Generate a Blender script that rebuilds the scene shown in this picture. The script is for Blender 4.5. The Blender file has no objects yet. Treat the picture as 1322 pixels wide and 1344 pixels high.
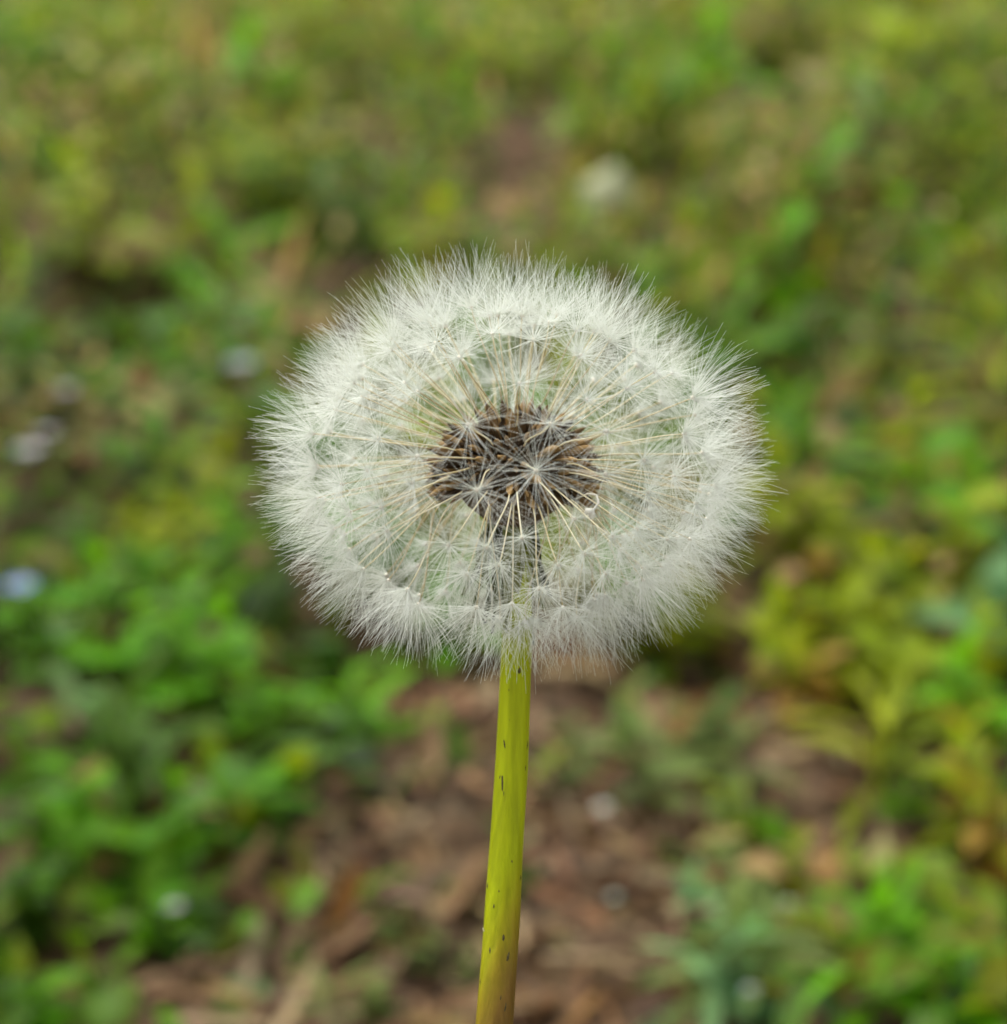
import bpy, math, random
import numpy as np
from mathutils import Vector, Matrix, Quaternion

random.seed(11)
rng = np.random.default_rng(11)
R = math.radians
scene = bpy.context.scene
col = scene.collection

# ------------------------------------------------------------------ camera
PITCH = R(23.5)
CAM = Vector((0.0, 0.0, 0.315))
FPX = 3323.0                      # focal length in pixels of the 1322 px wide photograph
RIGHT = Vector((1, 0, 0))
FWD = Vector((0, math.cos(PITCH), -math.sin(PITCH)))
UP = Vector((0, math.sin(PITCH), math.cos(PITCH)))
cd = bpy.data.cameras.new('camera')
cd.sensor_fit = 'HORIZONTAL'
cd.sensor_width = 36.0
cd.lens = 36.0 * FPX / 1322.0
cd.clip_start = 0.01
cd.clip_end = 400.0
cd.dof.use_dof = True
cd.dof.focus_distance = 0.212
cd.dof.aperture_fstop = 25.0
cam = bpy.data.objects.new('camera', cd)
cam.location = CAM
cam.rotation_euler = (math.pi / 2 - PITCH, 0, 0)
col.objects.link(cam)
scene.camera = cam

# ------------------------------------------------------------------ sky, sun, exposure
SUN_EL, SUN_AZ = R(58), R(-35)
w = bpy.data.worlds.new('World')
scene.world = w
w.use_nodes = True
nt = w.node_tree
bg = nt.nodes['Background']
sky = nt.nodes.new('ShaderNodeTexSky')
sky.sky_type = 'NISHITA'
sky.sun_disc = False
sky.sun_elevation = SUN_EL
sky.sun_rotation = SUN_AZ
sky.air_density = 1.0
sky.dust_density = 4.0
hsv = nt.nodes.new('ShaderNodeHueSaturation')      # a cloud-white overcast sky
hsv.inputs['Saturation'].default_value = 0.22
nt.links.new(sky.outputs[0], hsv.inputs['Color'])
nt.links.new(hsv.outputs[0], bg.inputs[0])
bg.inputs[1].default_value = 0.10
sd = bpy.data.lights.new('sun', 'SUN')
sd.energy = 1.3
sd.angle = R(35)
sd.color = (1.0, 0.99, 0.96)
sun = bpy.data.objects.new('sun', sd)
dirv = Vector((math.sin(SUN_AZ) * math.cos(SUN_EL), math.cos(SUN_AZ) * math.cos(SUN_EL), math.sin(SUN_EL)))
sun.rotation_euler = dirv.to_track_quat('Z', 'Y').to_euler()
sun.location = (0, 0, 3)
col.objects.link(sun)
vs = scene.view_settings
vs.view_transform = 'Standard'
vs.look = 'None'
vs.gamma = 1.0
vs.use_curve_mapping = False
vs.exposure = 1.54
scene.cycles.max_bounces = 8
scene.cycles.diffuse_bounces = 6
scene.cycles.transmission_bounces = 8
scene.cycles.use_denoising = True
scene.cycles.use_adaptive_sampling = True
scene.cycles.adaptive_threshold = 0.025

# ------------------------------------------------------------------ helpers
def ray(px, py):
    return (FWD + RIGHT * ((px - 661.0) / FPX) + UP * (-(py - 672.0) / FPX)).normalized()

def ground_at(px, py, h=0.0):
    d = ray(px, py)
    t = (h - CAM.z) / d.z
    return CAM + d * t

def project(x, y, z):
    vx, vy, vz = x - CAM.x, y - CAM.y, z - CAM.z
    dep = vy * FWD.y + vz * FWD.z
    return 661 + FPX * vx / dep, 672 - FPX * (vy * UP.y + vz * UP.z) / dep, dep

def tag(o, label=None, cat=None, group=None, kind=None):
    if label: o['label'] = label
    if cat: o['category'] = cat
    if group: o['group'] = group
    if kind: o['kind'] = kind
    return o

def empty(name, loc=(0, 0, 0)):
    o = bpy.data.objects.new(name, None)
    o.empty_display_size = 0.01
    o.location = loc
    col.objects.link(o)
    return o

def mesh_data(name, verts, faces, mat=None, smooth=True):
    me = bpy.data.meshes.new(name)
    me.from_pydata([tuple(v) for v in verts], [], faces)
    if smooth:
        me.polygons.foreach_set('use_smooth', [True] * len(me.polygons))
    if mat: me.materials.append(mat)
    me.update()
    return me

def obj(name, me, parent=None, world=None, pworld=None):
    o = bpy.data.objects.new(name, me)
    col.objects.link(o)
    if world is not None: o.matrix_basis = world
    if parent is not None:
        o.parent = parent
        if pworld is not None: o.matrix_parent_inverse = pworld.inverted()
    return o

def frame_z(d, spin=0.0):
    """rotation matrix whose Z is d"""
    return (d.to_track_quat('Z', 'Y') @ Quaternion((0, 0, 1), spin)).to_matrix()

def tube(verts, faces, pts, rads, sides=6, cap=True, ref=None):
    base0 = None
    n = len(pts)
    prev = None
    a = ref or Vector((0.31, 0.77, 0.55)).normalized()
    for i, p in enumerate(pts):
        t = (pts[min(i + 1, n - 1)] - pts[max(i - 1, 0)]).normalized()
        u = (a - t * a.dot(t))
        if u.length < 1e-6: u = Vector((1, 0, 0)) - t * t.x
        u.normalize()
        v = t.cross(u)
        b = len(verts)
        for k in range(sides):
            an = 2 * math.pi * k / sides
            verts.append(p + (u * math.cos(an) + v * math.sin(an)) * rads[i])
        if prev is not None:
            for k in range(sides):
                k2 = (k + 1) % sides
                faces.append((prev + k, prev + k2, b + k2, b + k))
        else:
            base0 = b
        prev = b
    if cap:
        faces.append(tuple(base0 + k for k in reversed(range(sides))))
        faces.append(tuple(prev + k for k in range(sides)))

def new_mat(name):
    m = bpy.data.materials.new(name)
    m.use_nodes = True
    n = m.node_tree.nodes
    return m, n, m.node_tree.links, n['Principled BSDF'], n['Material Output']

def ramp(n, stops):
    r = n.new('ShaderNodeValToRGB')
    e = r.color_ramp.elements
    e[0].position, e[0].color = stops[0][0], (*stops[0][1], 1)
    e[1].position, e[1].color = stops[-1][0], (*stops[-1][1], 1)
    for p, c in stops[1:-1]:
        x = e.new(p); x.color = (*c, 1)
    return r

# ------------------------------------------------------------------ materials
def hair_material():
    m, n, l, bs, out = new_mat('pappus_hair')
    bs.inputs['Base Color'].default_value = (0.950, 0.970, 0.915, 1)
    bs.inputs['Roughness'].default_value = 0.45
    bs.inputs['Specular IOR Level'].default_value = 0.3
    tr = n.new('ShaderNodeBsdfTranslucent'); tr.inputs[0].default_value = (0.950, 0.975, 0.91, 1)
    mx = n.new('ShaderNodeMixShader'); mx.inputs[0].default_value = 0.45
    l.new(bs.outputs[0], mx.inputs[1]); l.new(tr.outputs[0], mx.inputs[2]); l.new(mx.outputs[0], out.inputs[0])
    return m

def grain_material(name, stops, scale=900, rough=0.6, stretch=(1, 1, 0.15), bump=0.0, trans=0.0, rand=0.0):
    m, n, l, bs, out = new_mat(name)
    tc = n.new('ShaderNodeTexCoord'); mp = n.new('ShaderNodeMapping'); mp.inputs['Scale'].default_value = stretch
    nz = n.new('ShaderNodeTexNoise'); nz.inputs['Scale'].default_value = scale; nz.inputs['Detail'].default_value = 4
    l.new(tc.outputs['Object'], mp.inputs[0]); l.new(mp.outputs[0], nz.inputs['Vector'])
    r = ramp(n, stops)
    if rand:
        oi = n.new('ShaderNodeObjectInfo'); ma = n.new('ShaderNodeMath'); ma.operation = 'MULTIPLY_ADD'
        ma.inputs[1].default_value = rand; l.new(oi.outputs['Random'], ma.inputs[0])
        m2 = n.new('ShaderNodeMath'); m2.operation = 'SUBTRACT'; m2.inputs[1].default_value = rand / 2
        l.new(nz.outputs['Fac'], m2.inputs[0]); l.new(m2.outputs[0], ma.inputs[2]); l.new(ma.outputs[0], r.inputs[0])
    else:
        l.new(nz.outputs['Fac'], r.inputs[0])
    l.new(r.outputs[0], bs.inputs['Base Color'])
    bs.inputs['Roughness'].default_value = rough
    bs.inputs['Specular IOR Level'].default_value = 0.3
    if bump:
        bp = n.new('ShaderNodeBump'); bp.inputs['Strength'].default_value = bump; bp.inputs['Distance'].default_value = 0.0005
        l.new(nz.outputs['Fac'], bp.inputs['Height']); l.new(bp.outputs[0], bs.inputs['Normal'])
    if trans:
        tr = n.new('ShaderNodeBsdfTranslucent'); l.new(r.outputs[0], tr.inputs[0])
        mx = n.new('ShaderNodeMixShader'); mx.inputs[0].default_value = trans
        l.new(bs.outputs[0], mx.inputs[1]); l.new(tr.outputs[0], mx.inputs[2]); l.new(mx.outputs[0], out.inputs[0])
    return m

def leaf_material(name, source, rough=0.5, trans=0.45, spec=0.12):
    """source: 'attr' = colour attribute of each piece, 'object' = the plant's own object colour"""
    m, n, l, bs, out = new_mat(name)
    if source == 'attr':
        c = n.new('ShaderNodeAttribute'); c.attribute_name = 'col'; cs = c.outputs['Color']
    else:
        c = n.new('ShaderNodeObjectInfo'); cs = c.outputs['Color']
    tc = n.new('ShaderNodeTexCoord')
    nz = n.new('ShaderNodeTexNoise'); nz.inputs['Scale'].default_value = 140; nz.inputs['Detail'].default_value = 3
    l.new(tc.outputs['Object'], nz.inputs['Vector'])
    hs = n.new('ShaderNodeHueSaturation')
    mr = n.new('ShaderNodeMapRange'); mr.inputs['From Min'].default_value = .3; mr.inputs['From Max'].default_value = .7
    mr.inputs['To Min'].default_value = .75; mr.inputs['To Max'].default_value = 1.25
    l.new(nz.outputs['Fac'], mr.inputs[0]); l.new(mr.outputs[0], hs.inputs['Value']); l.new(cs, hs.inputs['Color'])
    l.new(hs.outputs[0], bs.inputs['Base Color'])
    bs.inputs['Roughness'].default_value = rough
    bs.inputs['Specular IOR Level'].default_value = spec
    tr = n.new('ShaderNodeBsdfTranslucent')
    h2 = n.new('ShaderNodeHueSaturation'); h2.inputs['Value'].default_value = 1.3; h2.inputs['Hue'].default_value = 0.492
    l.new(hs.outputs[0], h2.inputs['Color']); l.new(h2.outputs[0], tr.inputs[0])
    mx = n.new('ShaderNodeMixShader'); mx.inputs[0].default_value = trans
    l.new(bs.outputs[0], mx.inputs[1]); l.new(tr.outputs[0], mx.inputs[2]); l.new(mx.outputs[0], out.inputs[0])
    return m

M_HAIR = hair_material()
M_BEAK = grain_material('beak', [(0.2, (0.56, 0.46, 0.23)), (0.8, (0.87, 0.82, 0.60))], 300, 0.45, trans=0.3, rand=0.5)
M_HUB = grain_material('pappus_hub', [(0.3, (0.66, 0.59, 0.46)), (0.7, (0.88, 0.85, 0.76))], 2000, 0.6)
M_ACHENE = grain_material('achene', [(0.2, (0.048, 0.029, 0.012)), (0.5, (0.175, 0.105, 0.040)), (0.85, (0.48, 0.30, 0.11))], 1500, 0.55, (1, 1, 0.2), 0.5, rand=0.95)
M_RECEPT = grain_material('receptacle', [(0.3, (0.05, 0.032, 0.016)), (0.7, (0.13, 0.085, 0.04))], 1500, 0.7, (1, 1, 1), 0.6)
M_BRACT = grain_material('bract', [(0.25, (0.026, 0.026, 0.008)), (0.5, (0.080, 0.105, 0.016)), (0.8, (0.18, 0.19, 0.045))], 1200, 0.6, (1, 1, 0.12), 0.5, 0.2, rand=0.5)
M_FLECK = grain_material('dark_fleck', [(0.3, (0.035, 0.026, 0.008)), (0.7, (0.10, 0.075, 0.015))], 3000, 0.7)
M_REMNANT = grain_material('dry_floret', [(0.3, (0.62, 0.58, 0.48)), (0.7, (0.85, 0.83, 0.76))], 1500, 0.4, trans=0.3)
M_LEAF = leaf_material('leaf', 'object')
M_COVER = leaf_material('ground_cover_leaf', 'attr')
M_DRY = leaf_material('dry_plant', 'attr', 0.75, 0.2, 0.2)
M_DRYLEAF = leaf_material('dry_leaf', 'object', 0.7, 0.2, 0.25)
M_PETAL = leaf_material('petal', 'object', 0.5, 0.35, 0.3)

def stem_material():
    m, n, l, bs, out = new_mat('dandelion_stem')
    tc = n.new('ShaderNodeTexCoord')
    sep = n.new('ShaderNodeSeparateXYZ'); l.new(tc.outputs['Object'], sep.inputs[0])   # object origin = stem top, axes of the stem frame
    mp = n.new('ShaderNodeMapping'); mp.inputs['Scale'].default_value = (1, 1, 0.06)
    l.new(tc.outputs['Object'], mp.inputs[0])
    nz = n.new('ShaderNodeTexNoise'); nz.inputs['Scale'].default_value = 1500; nz.inputs['Detail'].default_value = 5
    l.new(mp.outputs[0], nz.inputs['Vector'])
    n2 = n.new('ShaderNodeTexNoise'); n2.inputs['Scale'].default_value = 160; n2.inputs['Detail'].default_value = 3
    mp2 = n.new('ShaderNodeMapping'); mp2.inputs['Scale'].default_value = (2.2, 2.2, 0.5)
    l.new(tc.outputs['Object'], mp2.inputs[0]); l.new(mp2.outputs[0], n2.inputs['Vector'])
    # red-brown pigment grows toward the base and on one flank of the stalk
    ax = n.new('ShaderNodeMapRange'); ax.inputs['From Min'].default_value = -0.014; ax.inputs['From Max'].default_value = -0.040
    ax.inputs['To Min'].default_value = 0.06; ax.inputs['To Max'].default_value = 1.9
    l.new(sep.outputs['Z'], ax.inputs[0])
    fl = n.new('ShaderNodeMath'); fl.operation = 'MULTIPLY_ADD'; fl.inputs[1].default_value = 150.0
    l.new(sep.outputs['X'], fl.inputs[0]); l.new(ax.outputs[0], fl.inputs[2])
    ad = n.new('ShaderNodeMath'); ad.operation = 'MULTIPLY_ADD'; ad.inputs[1].default_value = 0.34
    l.new(n2.outputs['Fac'], ad.inputs[0]); l.new(fl.outputs[0], ad.inputs[2])
    a3 = n.new('ShaderNodeMath'); a3.operation = 'MULTIPLY_ADD'; a3.inputs[1].default_value = 0.22
    l.new(nz.outputs['Fac'], a3.inputs[0]); l.new(ad.outputs[0], a3.inputs[2])
    r = ramp(n, [(0.40, (0.35, 0.40, 0.003)), (0.56, (0.32, 0.325, 0.004)), (0.78, (0.24, 0.175, 0.010)), (0.98, (0.17, 0.095, 0.016))])
    sc = n.new('ShaderNodeMath'); sc.operation = 'MULTIPLY'; sc.inputs[1].default_value = 0.75
    l.new(a3.outputs[0], sc.inputs[0]); l.new(sc.outputs[0], r.inputs[0])
    hs = n.new('ShaderNodeHueSaturation'); mr = n.new('ShaderNodeMapRange')
    mr.inputs['From Min'].default_value = .3; mr.inputs['From Max'].default_value = .7; mr.inputs['To Min'].default_value = .8; mr.inputs['To Max'].default_value = 1.15
    l.new(nz.outputs['Fac'], mr.inputs[0]); l.new(mr.outputs[0], hs.inputs['Value']); l.new(r.outputs[0], hs.inputs['Color'])
    l.new(hs.outputs[0], bs.inputs['Base Color'])
    bs.inputs['Roughness'].default_value = 0.45
    bs.inputs['Specular IOR Level'].default_value = 0.12
    bp = n.new('ShaderNodeBump'); bp.inputs['Strength'].default_value = 0.6; bp.inputs['Distance'].default_value = 0.0003
    l.new(nz.outputs['Fac'], bp.inputs['Height']); l.new(bp.outputs[0], bs.inputs['Normal'])
    return m
M_STEM = stem_material()

def soil_material():
    m, n, l, bs, out = new_mat('soil')
    tc = n.new('ShaderNodeTexCoord')
    a = n.new('ShaderNodeTexNoise'); a.inputs['Scale'].default_value = 22; a.inputs['Detail'].default_value = 6
    b = n.new('ShaderNodeTexNoise'); b.inputs['Scale'].default_value = 260; b.inputs['Detail'].default_value = 5
    for q in (a, b): l.new(tc.outputs['Object'], q.inputs['Vector'])
    mx = n.new('ShaderNodeMath'); mx.operation = 'MULTIPLY_ADD'; mx.inputs[1].default_value = 0.55
    l.new(b.outputs['Fac'], mx.inputs[0])
    h = n.new('ShaderNodeMath'); h.operation = 'MULTIPLY'; h.inputs[1].default_value = 0.45
    l.new(a.outputs['Fac'], h.inputs[0]); l.new(h.outputs[0], mx.inputs[2])
    r = ramp(n, [(0.35, (0.036, 0.022, 0.011)), (0.5, (0.092, 0.056, 0.029)), (0.65, (0.18, 0.115, 0.062))])
    l.new(mx.outputs[0], r.inputs[0])
    # beyond the built plants the ground reads as turf
    sep = n.new('ShaderNodeSeparateXYZ'); l.new(tc.outputs['Object'], sep.inputs[0])
    ln = n.new('ShaderNodeVectorMath'); ln.operation = 'LENGTH'; l.new(tc.outputs['Object'], ln.inputs[0])
    f = n.new('ShaderNodeMapRange'); f.inputs['From Min'].default_value = 2.2; f.inputs['From Max'].default_value = 2.8
    l.new(ln.outputs['Value'], f.inputs[0])
    g = ramp(n, [(0.3, (0.045, 0.075, 0.012)), (0.5, (0.085, 0.12, 0.02)), (0.7, (0.17, 0.15, 0.05))])
    l.new(mx.outputs[0], g.inputs[0])
    mix = n.new('ShaderNodeMix'); mix.data_type = 'RGBA'
    l.new(f.outputs[0], mix.inputs[0]); l.new(r.outputs[0], mix.inputs[6]); l.new(g.outputs[0], mix.inputs[7])
    l.new(mix.outputs[2], bs.inputs['Base Color'])
    bs.inputs['Roughness'].default_value = 0.9
    bs.inputs['Specular IOR Level'].default_value = 0.2
    bp = n.new('ShaderNodeBump'); bp.inputs['Strength'].default_value = 0.8; bp.inputs['Distance'].default_value = 0.004
    l.new(b.outputs['Fac'], bp.inputs['Height']); l.new(bp.outputs[0], bs.inputs['Normal'])
    return m
M_SOIL = soil_material()

# ------------------------------------------------------------------ ground
HOLLOWS = []
for px, py, hr, hd in ((170, 420, .034, .075), (450, 895, .014, .03), (1040, 440, .030, .065), (140, 715, .010, .022), (60, 1245, .012, .022), (950, 890, .016, .022), (40, 1300, .012, .02), (1165, 590, .018, .03),
                       (740, 930, .010, .015), (300, 1200, .009, .014), (1250, 300, .03, .04), (530, 240, .03, .035), (880, 300, .025, .035)):
    p = ground_at(px, py, 0.0)
    HOLLOWS.append((p.x, p.y, hr, hd))
def hgt(x, y):
    """gentle lumps of the soil and a few hollows (metres)"""
    hol = 0.0
    for hx, hy, hr, hd in HOLLOWS: hol = hol - hd * np.exp(-((x - hx) ** 2 + ((y - hy) * .6) ** 2) / (hr * hr))
    return hol + (0.0045 * np.sin(x * 31 + 1.3) * np.sin(y * 27 + .4) + 0.003 * np.sin(x * 77 + y * 41) * np.sin(y * 69 - x * 23 + 2)
            + 0.0018 * np.sin(x * 190 + 3) * np.sin(y * 170 + x * 60))

def axis(lo, hi, step, far):
    a = list(np.arange(lo, hi + 1e-6, step))
    s, p, q = step, hi, lo
    while p < far:
        s *= 1.6; p += s; a.append(p)
    s = step
    while q > -far:
        s *= 1.6; q -= s; a.insert(0, q)
    return np.array(a)

gx = axis(-0.7, 0.7, 0.010, 60); gy = axis(-0.2, 1.9, 0.010, 60)
X, Y = np.meshgrid(gx, gy)
Z = hgt(X, Y) * np.exp(-np.maximum(0, np.hypot(X, Y - 0.8) - 1.5) * 3)
nx, ny = len(gx), len(gy)
i, j = np.meshgrid(np.arange(nx - 1), np.arange(ny - 1))
q = (j * nx + i).ravel()
fc = np.stack([q, q + 1, q + nx + 1, q + nx], 1)

def np_mesh(name, V, F, mat, colors=None, smooth=True):
    """V (n,3), F (m,k)"""
    me = bpy.data.meshes.new(name)
    k = F.shape[1]
    me.vertices.add(len(V)); me.vertices.foreach_set('co', np.ascontiguousarray(V, dtype=np.float32).ravel())
    me.loops.add(F.size); me.loops.foreach_set('vertex_index', np.ascontiguousarray(F, dtype=np.int32).ravel())
    me.polygons.add(len(F))
    me.polygons.foreach_set('loop_start', np.arange(0, F.size, k, dtype=np.int32))
    if smooth: me.polygons.foreach_set('use_smooth', np.ones(len(F), dtype=bool))
    if colors is not None:
        at = me.color_attributes.new('col', 'FLOAT_COLOR', 'POINT')
        c4 = np.concatenate([colors, np.ones((len(colors), 1))], 1).astype(np.float32)
        at.data.foreach_set('color', c4.ravel())
    me.materials.append(mat)
    me.update(calc_edges=True)
    me.validate()
    return me

g = obj('ground', np_mesh('ground', np.stack([X.ravel(), Y.ravel(), Z.ravel()], 1), fc, M_SOIL))
tag(g, 'brown lumpy soil with patches of bare litter between low weeds', 'ground', kind='structure')

# ------------------------------------------------------------------ where the vegetation is thin
def soil_weight(x, y):
    """1 on bare litter, 0 in full plant cover; ground coordinates in metres"""
    wob = 0.010 * np.sin(y * 70) + 0.006 * np.sin(y * 143 + 1)
    cx = 0.002 + wob + np.where(y > 0.53, (y - 0.53) * 0.06, 0.0)
    half = np.interp(y, [0.30, 0.46, 0.52, 0.57, 0.61, 0.64, 0.66], [0.062, 0.056, 0.046, 0.040, 0.042, 0.018, -.02])
    s = np.clip((half - np.abs(x - cx)) / 0.014 + 0.5, 0, 1)
    for bx, by, r, ry in BARE:
        s = np.maximum(s, np.clip((1.25 - np.hypot((x - bx) / r, (y - by) / ry)) * 2, 0, 1))
    return s
BARE = []
for px, py, rp in ((172, 425, 66), (215, 330, 55), (700, 262, 60), (960, 905, 70), (1075, 985, 50), (1165, 610, 45), (1040, 430, 50), (60, 1250, 40),
                   (480, 190, 42), (640, 255, 50), (330, 365, 40), (1060, 110, 45), (1180, 330, 34), (560, 420, 40), (1010, 860, 40), (1000, 130, 45), (700, 150, 40), (900, 1120, 40), (110, 320, 40), (440, 360, 55)):
    p = ground_at(px, py, 0.0)
    dep = project(p.x, p.y, 0)[2]
    far = max(0.0, min(1.0, (p.y - .65) / .4))
    BARE.append((p.x * (1 - .05 * far), p.y - .055 * far, rp * dep / FPX, rp * dep / FPX * 1.4 + .055 * far))

# ------------------------------------------------------------------ stuff: many small pieces in one mesh
def pieces(N, xs, ys, zs, length, width, yaw, pitch, colors, name, mat, bend=0.4, fold=0.25, roll=None, shape='leaf'):
    """N ribbons/leaves, 5 rows x 3 verts; local +Y is along the blade"""
    t = np.linspace(0, 1, 5)
    if shape == 'leaf': prof = np.array([0.12, 0.85, 1.0, 0.72, 0.05])
    elif shape == 'blade': prof = np.array([0.8, 1.0, 0.85, 0.55, 0.06])
    else: prof = np.array([0.8, 1.0, 0.9, 1.0, 0.6])
    bend = np.broadcast_to(np.asarray(bend, float), (N,))
    ang = pitch[:, None] - bend[:, None] * t[None, :]             # angle above horizontal along the blade
    seg = np.diff(t)
    yy = np.zeros((N, 5)); zz = np.zeros((N, 5))
    mid = (ang[:, :-1] + ang[:, 1:]) / 2
    yy[:, 1:] = np.cumsum(np.cos(mid) * seg, 1) * length[:, None]
    zz[:, 1:] = np.cumsum(np.sin(mid) * seg, 1) * length[:, None]
    half = width[:, None] * 0.5 * prof[None, :]
    P = np.zeros((N, 5, 3, 3))
    for k, s in enumerate((-1, 0, 1)):
        P[:, :, k, 0] = s * half
        up = (abs(s)) * half * fold
        P[:, :, k, 1] = yy - np.sin(ang) * up
        P[:, :, k, 2] = zz + np.cos(ang) * up
    if roll is not None:
        cr, sr = np.cos(roll)[:, None, None], np.sin(roll)[:, None, None]
        x0, z0 = P[..., 0].copy(), P[..., 2].copy()
        P[..., 0] = x0 * cr + z0 * sr * 0.0 ; P[..., 2] = z0 + x0 * sr
    c, s_ = np.cos(yaw)[:, None, None], np.sin(yaw)[:, None, None]
    x0, y0 = P[..., 0].copy(), P[..., 1].copy()
    P[..., 0] = x0 * c - y0 * s_ + xs[:, None, None]
    P[..., 1] = x0 * s_ + y0 * c + ys[:, None, None]
    P[..., 2] += zs[:, None, None]
    V = P.reshape(-1, 3)
    f = []
    for r_ in range(4):
        for k in range(2):
            a = r_ * 3 + k
            f.append((a, a + 1, a + 4, a + 3))
    f = np.array(f)
    F = (np.arange(N)[:, None, None] * 15 + f[None]).reshape(-1, 4)
    C = np.repeat(colors, 15, axis=0)
    return np_mesh(name, V, F, mat, C)

def scatter(n, pad=0.12):
    """random ground points, denser where the photograph looks, over a wedge wider than the view"""
    y = 0.25 + rng.random(n * 2) ** 0.85 * 1.75
    half = 0.10 + 0.26 * y + pad
    x = (rng.random(n * 2) * 2 - 1) * half
    keep = rng.random(n * 2) < half / half.max()
    return x[keep][:n], y[keep][:n]

def palette(n, cols, wts, jit=0.18):
    wts = np.array(wts, float); wts /= wts.sum()
    c = np.array(cols)[rng.choice(len(cols), n, p=wts)]
    return np.clip(c * (1 + jit * rng.standard_normal((n, 1))) * (1 + 0.08 * rng.standard_normal((n, 3))), 0.004, 0.9)

GREEN = (0.064, 0.150, 0.0015); DEEP = (0.020, 0.046, 0.0015); LIME = (0.130, 0.185, 0.003); OLIVE = (0.140, 0.142, 0.009)
BLUEG = (0.12, 0.21, 0.06); STRAW = (0.31, 0.225, 0.085); TAN = (0.175, 0.104, 0.044); RUST = (0.16, 0.08, 0.02); BARK = (0.075, 0.043, 0.020)
GREY = (0.215, 0.150, 0.088)

def side_mix(x, y):
    """left ground is fresh green, right and far ground more yellow and olive"""
    u = x / (0.917 * y + 0.126) / 0.199          # -1..1 across the view
    return np.clip(0.5 + 0.5 * u, 0, 1), np.clip((y - 0.86) / 0.40, 0, 1)

_tabs = {}
def vnoise(x, y, cell, key):
    """smooth random clumps of the given size (metres), 0..1"""
    if key not in _tabs: _tabs[key] = np.random.default_rng(key).random((256, 256))
    T = _tabs[key]
    fx, fy = x / cell + 90, y / cell + 60
    ix, iy = np.floor(fx).astype(int), np.floor(fy).astype(int)
    tx, ty = fx - ix, fy - iy
    tx, ty = tx * tx * (3 - 2 * tx), ty * ty * (3 - 2 * ty)
    ix %= 255; iy %= 255
    return (T[ix, iy] * (1 - tx) + T[ix + 1, iy] * tx) * (1 - ty) + (T[ix, iy + 1] * (1 - tx) + T[ix + 1, iy + 1] * tx) * ty

def cover_colors(x, y):
    n = len(x)
    u, f = side_mix(x, y)
    a = palette(n, [GREEN, DEEP, LIME, OLIVE, BLUEG], [5, 2.2, 1.6, 1.0, 0.8])
    b = palette(n, [LIME, OLIVE, GREEN, RUST, DEEP], [4, 3, 2.4, 0.5, 1.2])
    c = palette(n, [(.23, .235, .020), (.20, .29, .010), (.11, .24, .006), (.46, .38, .15), DEEP], [2.4, 3.4, 4.6, 1.7, 1.6], .15)  # far leaf tones lightened against the shade inside dense turf
    pick = np.clip(vnoise(x, y, .045, 7) * 1.5 - .25 + rng.normal(0, .12, n), 0, 1)
    near = np.where((pick < u * 1.1 - .22)[:, None], b, a)
    d = palette(n, [STRAW, TAN, OLIVE], [2, 1.2, 2])
    out = np.where((rng.random(n) < f * 0.9)[:, None], c, near)
    dry = vnoise(x, y, .07, 19) + rng.normal(0, .10, n) > 0.86 - 0.18 * f
    return np.where(dry[:, None], d, out)

FLOWERS = [(27, 770, .034), (318, 478, .036), (38, 592, .032), (62, 568, .032), (88, 512, .032), (230, 1190, .017), (792, 1060, .015), (1035, 1188, .018), (806, 1178, .012), (985, 1300, .018)]
FPOS = [ground_at(*q_) for q_ in FLOWERS]
def clear_of_flowers(x, y):
    k = np.ones(len(x), bool)
    for p in FPOS: k &= ~((np.abs(x - p.x) < .006) & (y > p.y - .022) & (y < p.y + .008))
    return k
# low leaves that cover the ground
x, y = scatter(42000)
s = soil_weight(x, y)
k = (rng.random(len(x)) > s * 0.985) & (rng.random(len(x)) < np.clip(vnoise(x, y, .05, 3) * 2.2 - .25 + .22 * (x < -.03), .12, 1)) & clear_of_flowers(x, y)
x, y = x[k], y[k]
n = len(x)
top = 0.020 * (vnoise(x, y, .05, 3) - .5) + 0.014 + 0.020 * np.clip((y - 0.5) / 0.4, 0, 1) + 0.010 * np.sin(x * 38 + 1) * np.sin(y * 24)
z = hgt(x, y) + np.maximum(0.002, top * rng.random(n) ** 0.7)
me = pieces(n, x, y, z, rng.uniform(.008, .017, n), rng.uniform(.0045, .010, n) * np.interp(y, [.6, 1.0], [1, .62]), rng.uniform(0, 6.283, n),
            rng.normal(0.35, 0.45, n), cover_colors(x, y), 'ground_cover', M_COVER, bend=rng.uniform(0, .9, n), roll=rng.normal(0, .35, n))
tag(obj('ground_cover', me), 'mass of small green and olive leaves covering the soil behind the dandelion', 'ground cover', kind='stuff')

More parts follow.
